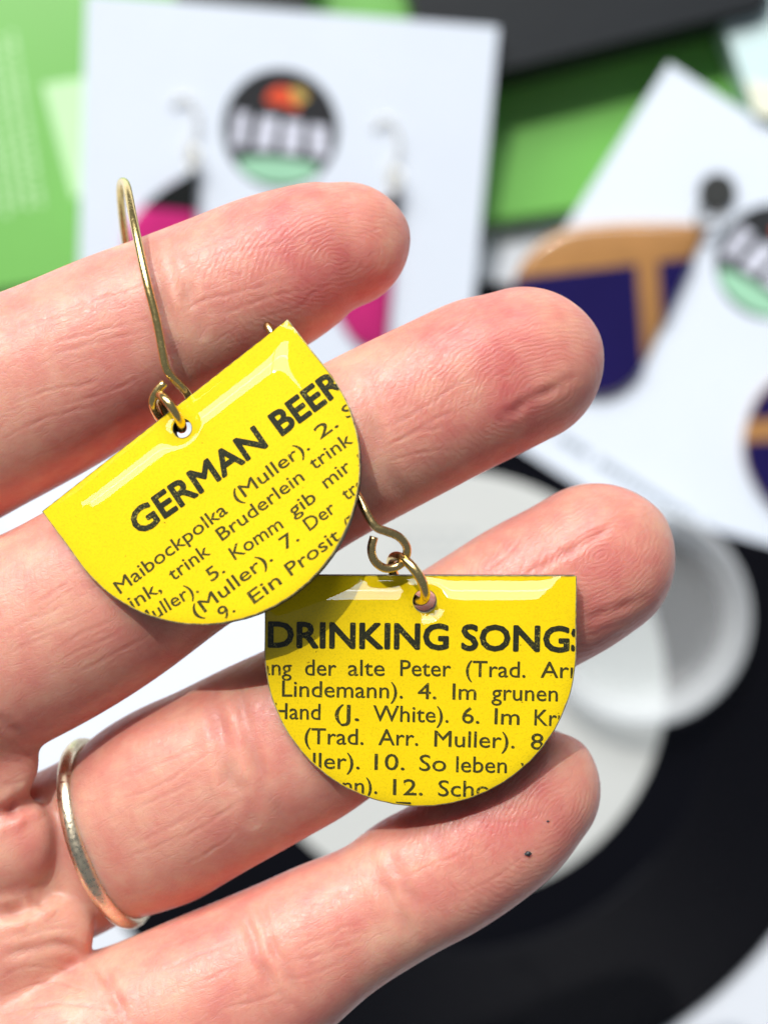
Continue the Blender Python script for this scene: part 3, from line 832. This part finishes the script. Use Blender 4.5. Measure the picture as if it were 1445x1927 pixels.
# fingernails, seen only as a sliver past the little finger's tip
for name, ext in (('index', -2.2), ('middle', -2.2), ('ring', -2.0), ('little', 0.15)):
    c = AX[name]; n = len(c)
    tip = c[-1, :3]; T = c[-6, :3] - c[-30, :3]; T[2] *= 0.5; T /= np.linalg.norm(T)
    side = np.cross([0, 0, 1.0], T); side /= np.linalg.norm(side); up = np.cross(T, side)
    w = c[-24, 3] * 0.36
    cen = c[-24, :3]; reach = (tip - cen) @ T + ext
    vs, fs = [], []
    for thick in (0, 0.35):
        for i in range(9):
            s_ = reach - 10 + 10 * i / 8
            for k in range(9):
                a = -1 + 2 * k / 8
                endr = 1.6 * a * a if i == 8 else 0
                vs.append(cen + T * (s_ - endr) + side * (a * w * (1 - 0.1 * (i == 8))) - up * (w * 0.62 * math.sqrt(max(0.0, 1 - 0.55 * a * a)) + 0.9 + thick - 0.055 * max(0, s_ - reach + 6) ** 1.5))
    for i in range(8):
        for k in range(8):
            q = i * 9 + k
            fs.append([q, q + 1, q + 10, q + 9]); fs.append([q + 81, q + 90, q + 91, q + 82])
    rim = [i * 9 for i in range(9)] + [72 + k for k in range(1, 9)] + [i * 9 + 8 for i in range(7, -1, -1)] + [k for k in range(7, 0, -1)]
    for a, b in zip(rim, rim[1:] + rim[:1]): fs.append([a, b, b + 81, a + 81])
    o = mesh_obj('fingernail', vs, fs, M_NAIL, hand, smooth=True)
    b_ = bmesh.new(); b_.from_mesh(o.data); bmesh.ops.recalc_face_normals(b_, faces=b_.faces); b_.to_mesh(o.data); b_.free()

# ------------------------------------------------------------------ gold ring on the ring finger
def ring_band():
    top = H(126, 1556, 0)[:2]
    A3 = H(145, 1410, -4.4); B3 = H(262, 1723, -5.0)
    cen = (A3 + B3) / 2; e1 = (A3 - B3) / 2; R1 = np.linalg.norm(e1); e1 = e1 / R1
    # band leans towards the palm on its upper side
    zt = HANDZ + 3.1
    topp = P(131, 1566, zt)
    e2 = topp - cen; e2 = e2 - e1 * (e2 @ e1); R2 = np.linalg.norm(e2); e2 /= R2
    ax = np.cross(e1, e2)
    vs, fs = [], []
    prof = [(-1.05, 0.0), (-1.0, 0.35), (-0.75, 0.72), (-0.35, 0.93), (0, 1.0), (0.35, 0.93), (0.75, 0.72), (1.0, 0.35), (1.05, 0.0), (0.6, -0.12), (0, -0.15), (-0.6, -0.12)]
    hw, th = 0.88, 0.95
    n = 120
    for i in range(n):
        a = 2 * math.pi * i / n
        rad = e1 * math.cos(a) * 1 + e2 * math.sin(a)
        for (x, y) in prof:
            vs.append(cen + e1 * math.cos(a) * (R1 + y * th) + e2 * math.sin(a) * (R2 - 0.4 + y * th) + ax * x * hw)
    m = len(prof)
    for i in range(n):
        j = (i + 1) % n
        for k in range(m):
            l = (k + 1) % m
            fs.append([i * m + k, i * m + l, j * m + l, j * m + k])
    o = mesh_obj('finger_ring', vs, fs, M_RING, None, smooth=True)
    b_ = bmesh.new(); b_.from_mesh(o.data); bmesh.ops.recalc_face_normals(b_, faces=b_.faces); b_.to_mesh(o.data); b_.free()
    tag(o, 'plain worn pale gold band worn near the base of a finger', 'ring')
ring_band()

# ------------------------------------------------------------------ text helper
def glyph_mesh(txt, offset=0.0, shear=0.0, space=1.0):
    c = bpy.data.curves.new('t', 'FONT'); c.body = txt; c.offset = offset; c.resolution_u = 3; c.space_character = space
    o = bpy.data.objects.new('t', c); COL.objects.link(o)
    d = bpy.context.evaluated_depsgraph_get()
    m = bpy.data.meshes.new_from_object(o.evaluated_get(d))
    v = np.array([q.co[:2] for q in m.vertices]); f = [list(p.vertices) for p in m.polygons]
    bpy.data.objects.remove(o); bpy.data.curves.remove(c); bpy.data.meshes.remove(m)
    return v, f
CAPH = glyph_mesh('H')[0][:, 1].max()

# ------------------------------------------------------------------ the two yellow earrings
DOME_R, DOME_S = 4.6, 0.80
def build_earring(TL, TR, BOT, zs, words, hole_px, hole_r, label):
    fr = Frame(H(*TL, zs[0]), H(*TR, zs[1]), H(*BOT, zs[2]))
    Wd = fr.w; Dp = fr.loc(*BOT)[1]
    r = Wd / 2; straight = Dp - r
    outline = [(0.0, 0.0), (Wd, 0.0)]
    for i in range(1, 6): outline.append((Wd, straight * i / 6))
    for i in range(0, 73):
        a = math.pi * i / 72; outline.append((r + r * math.cos(a), straight + r * math.sin(a)))
    for i in range(5, 0, -1): outline.append((0.0, straight * i / 6))
    # hand-cut: a little unevenness
    outline = [(x + 0.018 * math.sin(1.1 * i), y + 0.018 * math.sin(2.3 * i + 1)) if i > 1 else (x, y) for i, (x, y) in enumerate(outline)]
    # dense top edge
    outl = []
    for i, p in enumerate(outline):
        q = outline[(i + 1) % len(outline)]
        k = max(1, int(math.hypot(q[0] - p[0], q[1] - p[1]) / 0.5))
        for j in range(k): outl.append((p[0] + (q[0] - p[0]) * j / k, p[1] + (q[1] - p[1]) * j / k))
    hx, hy = fr.loc(*hole_px); hr = hole_r
    hole = circ(hx, hy, hr, 36)
    def edge_d(x, y):
        ds = [y, x, Wd - x]
        d3 = r - math.hypot(x - r, y - straight) if y > straight else 1e9
        if y > straight: ds = [y, d3]
        # soft minimum so that corners round over
        k = 0.55
        return max(0.0, -k * math.log(sum(math.exp(-d / k) for d in ds)) ) if min(ds) > 0 else 0.0
    e = thing('yellow_earring', fr(r, Dp * 0.45, -1.0), label, 'earring')
    def tri(poly, hole, inner):
        allp = [Vector(p) for p in poly] + [Vector(p) for p in hole] + [Vector(p) for p in inner]
        n, m = len(poly), len(hole)
        ed_ = [(i, (i + 1) % n) for i in range(n)] + [(n + i, n + (i + 1) % m) for i in range(m)]
        V, _, F, *_ = delaunay_2d_cdt(allp, ed_, [], 0, 1e-6)
        out = []
        for f_ in F:
            c_ = sum((V[i] for i in f_), Vector((0, 0))) / len(f_)
            if (c_ - Vector((hx, hy))).length > hr * 0.97:
                # drop slivers outside the outline
                if c_.x < -0.05 or c_.x > Wd + 0.05 or c_.y < 0: continue
                out.append(list(f_))
        return [tuple(v_) for v_ in V], out
    # tin plate: printed face, dark cut wall, back
    V, F = tri(outl, hole, [])
    mesh_obj('printed_face', [fr(x, y, 0) for x, y in V], [f_ if True else f_ for f_ in F], M_YELLOW, e)
    n = len(outl); vs, fs = [], []
    TH = 1.5
    for z in (-0.001, -TH):
        for p in outl: vs.append(fr(*p, z))
    for i in range(n): fs.append([i, (i + 1) % n, n + (i + 1) % n, n + i])
    b0 = len(vs); m = len(hole)
    for z in (-0.001, -TH):
        for p in hole: vs.append(fr(*p, z))
    for i in range(m): fs.append([b0 + i, b0 + (i + 1) % m, b0 + m + (i + 1) % m, b0 + m + i])
    b1 = len(vs); vs += [fr(x, y, -TH) for x, y in V]; fs += [[b1 + i for i in f_] for f_ in F]
    mesh_obj('dark_backing', vs, fs, M_EDGE, e)
    # pale rim where the tin was snipped
    vs, fs = [], []
    rim_o = []
    for (sx, z) in ((1.003, -0.14), (1.004, -0.02), (0.997, 0.05)):
        for p in outl:
            vs.append(fr(r + (p[0] - r) * sx, straight * 0.8 + (p[1] - straight * 0.8) * sx, z + 0.03 * math.sin(p[0] * 5 + p[1] * 7)))
    for q in range(2):
        for i in range(n): fs.append([q * n + i, q * n + (i + 1) % n, (q + 1) * n + (i + 1) % n, (q + 1) * n + i])
    mesh_obj('snipped_rim', vs, fs, M_CUT, e)
    vs, fs = [], []
    for rr, z in ((hr * 0.995, -0.12), (hr * 0.985, 0.02), (hr * 1.04, 0.06)):
        for p in circ(hx, hy, rr, 36): vs.append(fr(*p, z))
    for q in range(2):
        for i in range(36): fs.append([q * 36 + i, q * 36 + (i + 1) % 36, (q + 1) * 36 + (i + 1) % 36, (q + 1) * 36 + i])
    mesh_obj('hole_rim', vs, fs, M_CUT, e, smooth=True)
    # lettering, clipped where the plate was cut from the sleeve
    conv = outline
    lv, lf, bv, bf = [], [], [], []
    for txt, p0, p1, cap, bold in words:
        a = np.array(fr.loc(*p0)); b = np.array(fr.loc(*p1))
        g, gf = glyph_mesh(txt, 0.0, space=1.0)
        g = g - np.array([g[:, 0].min(), 0]); g = g / np.array([g[:, 0].max(), CAPH])
        dirv = b - a; L = np.linalg.norm(dirv); dirv /= L; dn = np.array([-dirv[1], dirv[0]])
        capm = cap * np.linalg.norm(fr.loc(*p0) - np.array(fr.loc(p0[0] + 1, p0[1])))
        pts = a + g[:, :1] * L * dirv - g[:, 1:] * capm * dn
        bm_ = bmesh.new()
        vv_ = [bm_.verts.new((x, y, 0)) for x, y in pts]
        for f_ in gf:
            try: bm_.faces.new([vv_[i] for i in f_])
            except ValueError: pass
        inside = all(edge_d(x, y) > 0.1 for x, y in pts)
        if not inside:
            c0 = Vector((r, straight, 0))
            for i in range(len(conv)):
                A = Vector((*conv[i], 0)); B = Vector((*conv[(i + 1) % len(conv)], 0))
                d_ = B - A
                if d_.length < 1e-6: continue
                nn = Vector((d_.y, -d_.x, 0)).normalized()
                if (c0 - A).dot(nn) > 0: nn = -nn
                bmesh.ops.bisect_plane(bm_, geom=bm_.verts[:] + bm_.edges[:] + bm_.faces[:], dist=1e-6, plane_co=A - nn * 0.12, plane_no=nn, clear_outer=True)
        bm_.verts.index_update()
        dst_v, dst_f = (bv, bf) if bold else (lv, lf)
        k = len(dst_v)
        for si, (ox, oy) in enumerate(((0, 0), (1, 1), (-1, 1), (1, -1), (-1, -1), (1.3, 0), (-1.3, 0), (0, 1.3), (0, -1.3)) if bold else ((0.24, 0.18), (-0.24, -0.18))):
            k = len(dst_v); ox, oy = (dirv * ox + dn * oy) * 0.075
            dst_v += [fr(q.co.x + ox, q.co.y + oy, 0.03 + 0.004 * si) for q in bm_.verts]
            for f_ in bm_.faces:
                idx = [k + q.index for q in f_.verts]
                if f_.normal.z > 0: idx = idx[::-1]
                dst_f.append(idx)
        bm_.free()
    mesh_obj('bold_heading', bv, bf, M_INKBOLD, e)
    mesh_obj('small_lettering', lv, lf, M_INKFINE, e)
    # clear resin dome
    inner = []
    rng = random.Random(3)
    step = 0.42
    y = step * 0.5; row = 0
    while y < Dp:
        x = step * (0.5 if row % 2 else 1.0)
        while x < Wd:
            ok = (y <= straight) or math.hypot(x - r, y - straight) < r - 0.2
            if ok and x > 0.2 and x < Wd - 0.2 and y > 0.2 and math.hypot(x - hx, y - hy) > hr + 0.2:
                inner.append((x, y))
            x += step
        y += step * 0.87; row += 1
    V, F = tri(outl, hole, inner)
    vs = []
    for x, y in V:
        d = edge_d(x, y)
        u_ = min(d / DOME_R, 1.0)
        h = DOME_S * DOME_R * (u_ - u_ * u_ / 2) * 1.0
        dh = math.hypot(x - hx, y - hy) - hr
        h *= 1 - 0.30 * math.exp(-(dh / 0.7) ** 2)
        vs.append(fr(x, y, 0.10 + h))
    o = mesh_obj('resin_dome', vs, F, M_RESIN, e, smooth=True)
    for oo in (o,):
        b_ = bmesh.new(); b_.from_mesh(oo.data)
        bmesh.ops.recalc_face_normals(b_, faces=b_.faces)
        if sum(f_.normal.z * f_.calc_area() for f_ in b_.faces) < 0: bmesh.ops.reverse_faces(b_, faces=b_.faces)
        b_.to_mesh(oo.data); b_.free()
    return e, fr

def T1(x, y): return (x / 2.007, 550 + y / 2.007)
def T2(x, y): return (470 + x / 2.19, 920 + y / 2.19)
w1 = [('GERMAN', T1(530, 918), T1(1010, 580), 45, True), ('BEER', T1(1066, 540), T1(1306, 362), 45, True),
      ('Maibockpolka', T1(455, 1140), T1(862, 832), 25, False), ('(Muller).', T1(898, 795), T1(1172, 592), 25, False), ('2.', T1(1210, 556), T1(1280, 505), 25, False), ('S', T1(1312, 478), T1(1345, 456), 25, False),
      ('trink,', T1(440, 1240), T1(612, 1128), 25, False), ('trink', T1(655, 1092), T1(797, 988), 25, False), ('Bruderlein', T1(840, 940), T1(1152, 708), 25, False), ('trink', T1(1187, 672), T1(1335, 566), 25, False),
      ('Muller).', T1(535, 1270), T1(752, 1132), 25, False), ('5.', T1(800, 1094), T1(852, 1056), 25, False), ('Komm', T1(888, 1012), T1(1072, 888), 25, False), ('gib', T1(1108, 850), T1(1198, 785), 25, False), ('mir', T1(1235, 742), T1(1330, 668), 25, False), ('du', T1(1362, 640), T1(1420, 596), 25, False),
      ('(Muller).', T1(745, 1232), T1(1032, 1012), 25, False), ('7.', T1(1078, 974), T1(1132, 936), 25, False), ('Der', T1(1170, 902), T1(1272, 826), 25, False), ('treu', T1(1310, 788), T1(1412, 712), 25, False),
      ('9.', T1(846, 1240), T1(890, 1205), 25, False), ('Ein', T1(960, 1178), T1(1066, 1100), 25, False), ('Prosit', T1(1100, 1072), T1(1290, 930), 25, False), ('(Trad', T1(1322, 905), T1(1450, 800), 25, False)]
e1, f1 = build_earring((80, 962), (540, 601), (567, 1106), (9.6, 9.8, 13.0), w1, (343, 806), 0.88,
                       'half round yellow tin earring printed GERMAN BEER')
w2 = [('DRINKING', T2(78, 651), T2(815, 660), 46, True), ('SONG', T2(874, 662), T2(1312, 670), 46, True), ('S', T2(1326, 671), T2(1392, 672), 46, True),
      ('Sang', T2(5, 767), T2(172, 769), 30, False), ('der', T2(228, 769), T2(356, 770), 30, False), ('alte', T2(405, 770), T2(555, 771), 30, False), ('Peter', T2(620, 771), T2(828, 773), 30, False), ('(Trad.', T2(890, 774), T2(1135, 778), 30, False), ('Arr.', T2(1198, 778), T2(1375, 781), 30, False),
      ('Lindemann).', T2(133, 856), T2(630, 864), 30, False), ('4.', T2(692, 866), T2(768, 867), 30, False), ('Im', T2(835, 868), T2(932, 870), 30, False), ('grunen', T2(996, 871), T2(1268, 876), 30, False),
      ('Hand', T2(100, 948), T2(290, 952), 30, False), ('(J.', T2(350, 955), T2(450, 957), 30, False), ('White).', T2(508, 958), T2(818, 964), 30, False), ('6.', T2(874, 966), T2(945, 968), 30, False), ('Im', T2(1008, 970), T2(1110, 973), 30, False), ('Krug', T2(1172, 975), T2(1350, 980), 30, False),
      ('(Trad.', T2(226, 1052), T2(468, 1055), 30, False), ('Arr.', T2(530, 1056), T2(693, 1059), 30, False), ('Muller).', T2(760, 1062), T2(1090, 1070), 30, False), ('8.', T2(1157, 1074), T2(1232, 1076), 30, False),
      ('Muller).', T2(120, 1152), T2(452, 1156), 30, False), ('10.', T2(514, 1158), T2(637, 1160), 30, False), ('So', T2(698, 1162), T2(808, 1165), 30, False), ('leben', T2(850, 1168), T2(1058, 1172), 30, False), ('wir', T2(1115, 1174), T2(1250, 1178), 30, False),
      ('mann).', T2(262, 1252), T2(525, 1258), 30, False), ('12.', T2(590, 1262), T2(712, 1264), 30, False), ('Schon', T2(776, 1267), T2(1040, 1272), 30, False), ('Trad', T2(600, 1356), T2(800, 1362), 30, False)]
e2, f2 = build_earring((499, 1083), (1084, 1084), (792, 1517), (7.9, 7.6, 7.0), w2, (799, 1131), 1.08,
                       'half round yellow tin earring printed DRINKING SONGS')

# ear wires and jump rings
def add_wire(e, pts, r, mat):
    path = [H(*p) for p in pts]
    return mesh_obj('ear_wire', *wire(path, r, 150, 16), mat, e, smooth=True)
add_wire(e1, [(303, 790, 7.6), (294, 778, 8.6), (287, 762, 9.6), (288, 750, 10.0), (296, 735, 10.2), (310, 720, 10.3)][::-1] +
             [(320, 800, 7.0), (340, 792, 6.6), (356, 772, 7.2), (358, 755, 8.2), (350, 737, 9.0), (338, 724, 9.5), (322, 708, 10.0), (313, 694, 10.2), (308, 675, 10.3),
              (294, 601, 10.3), (277, 533, 10.0), (263, 470, 8.8), (251, 412, 7.0), (242, 365, 4.2), (237, 346, 2.0), (231, 341, 0.0), (227, 348, -1.8), (227, 372, -4.0), (231, 415, -6.6), (237, 460, -8.6), (246, 505, -9.8)], 0.40, M_GOLD)
add_wire(e2, [(704, 1010, 10.2), (699, 1030, 10.2), (701, 1048, 10.0), (711, 1062, 9.7), (727, 1070, 9.4), (747, 1066, 9.2), (761, 1053, 9.4), (766, 1036, 9.8), (761, 1021, 10.2), (747, 1008, 10.6), (727, 1000, 10.9), (709, 993, 11.0), (696, 977, 10.9), (683, 952, 10.6),
              (650, 890, 9.2), (600, 795, 8.6), (555, 705, 7.6), (525, 650, 6.9), (510, 624, 6.6), (504, 613, 6.2), (499, 612, 5.6), (500, 626, 5.0), (506, 640, 4.6)], 0.40, M_GOLD2)
def jump(e, A, B, bow, depth, r, mat):
    """ring through the plate's hole (B) and round the wire (A); front half bows to the right"""
    A = np.array(A); B = np.array(B); c = (A + B) / 2; a = (A - B) / 2; R = np.linalg.norm(a); a /= R
    side = np.cross(a, [0, 0, 1.0]); side /= np.linalg.norm(side)
    nrm_ = np.cross(side, a)
    if nrm_[2] < 0: nrm_ = -nrm_
    if side[0] < 0: side = -side
    b = nrm_ * math.cos(bow) + side * math.sin(bow)
    ring = [c + R * (math.cos(t_) * a) + depth * math.sin(t_) * b for t_ in np.linspace(0, 2 * math.pi, 72, endpoint=False)]
    return mesh_obj('jump_ring', *wire(ring, r, closed=True, seg=16), mat, e, smooth=True)
jump(e1, H(299, 748, 9.4), H(343, 803, 10.0), math.radians(14), 2.2, 0.42, M_GOLD)
jump(e2, H(745, 1047, 8.6), H(790, 1131, 7.7), math.radians(24), 2.5, 0.46, M_GOLD)
# specks of dust on the little finger
for i, (x, y, s_) in enumerate(((994, 1608, 0.32), (1030, 1546, 0.14))):
    vs = []
    d2 = ((vpx - x) ** 2 + (vpy - y) ** 2) + (nrm[:, 2] < 0) * 1e6
    j = int(d2.argmin()); p = co2[j]
    b_ = bmesh.new(); bmesh.ops.create_icosphere(b_, subdivisions=1, radius=s_)
    for q in b_.verts: q.co = Vector((q.co.x * random.uniform(0.35, 1.5), q.co.y * random.uniform(0.35, 1.1), q.co.z * 0.45))
    b_.verts.index_update()
    vs = [tuple(np.array(q.co) + p + nrm[j] * s_ * 0.3) for q in b_.verts]; fs = [[q.index for q in F.verts] for F in b_.faces]; b_.free()
    o = mesh_obj('dust_speck', vs, fs, M_BLACKINK)
    tag(o, ('dark crumb of dust stuck to the little finger' if i == 0 else 'tiny dark fleck beside a crease of the little fingertip'), 'dust')
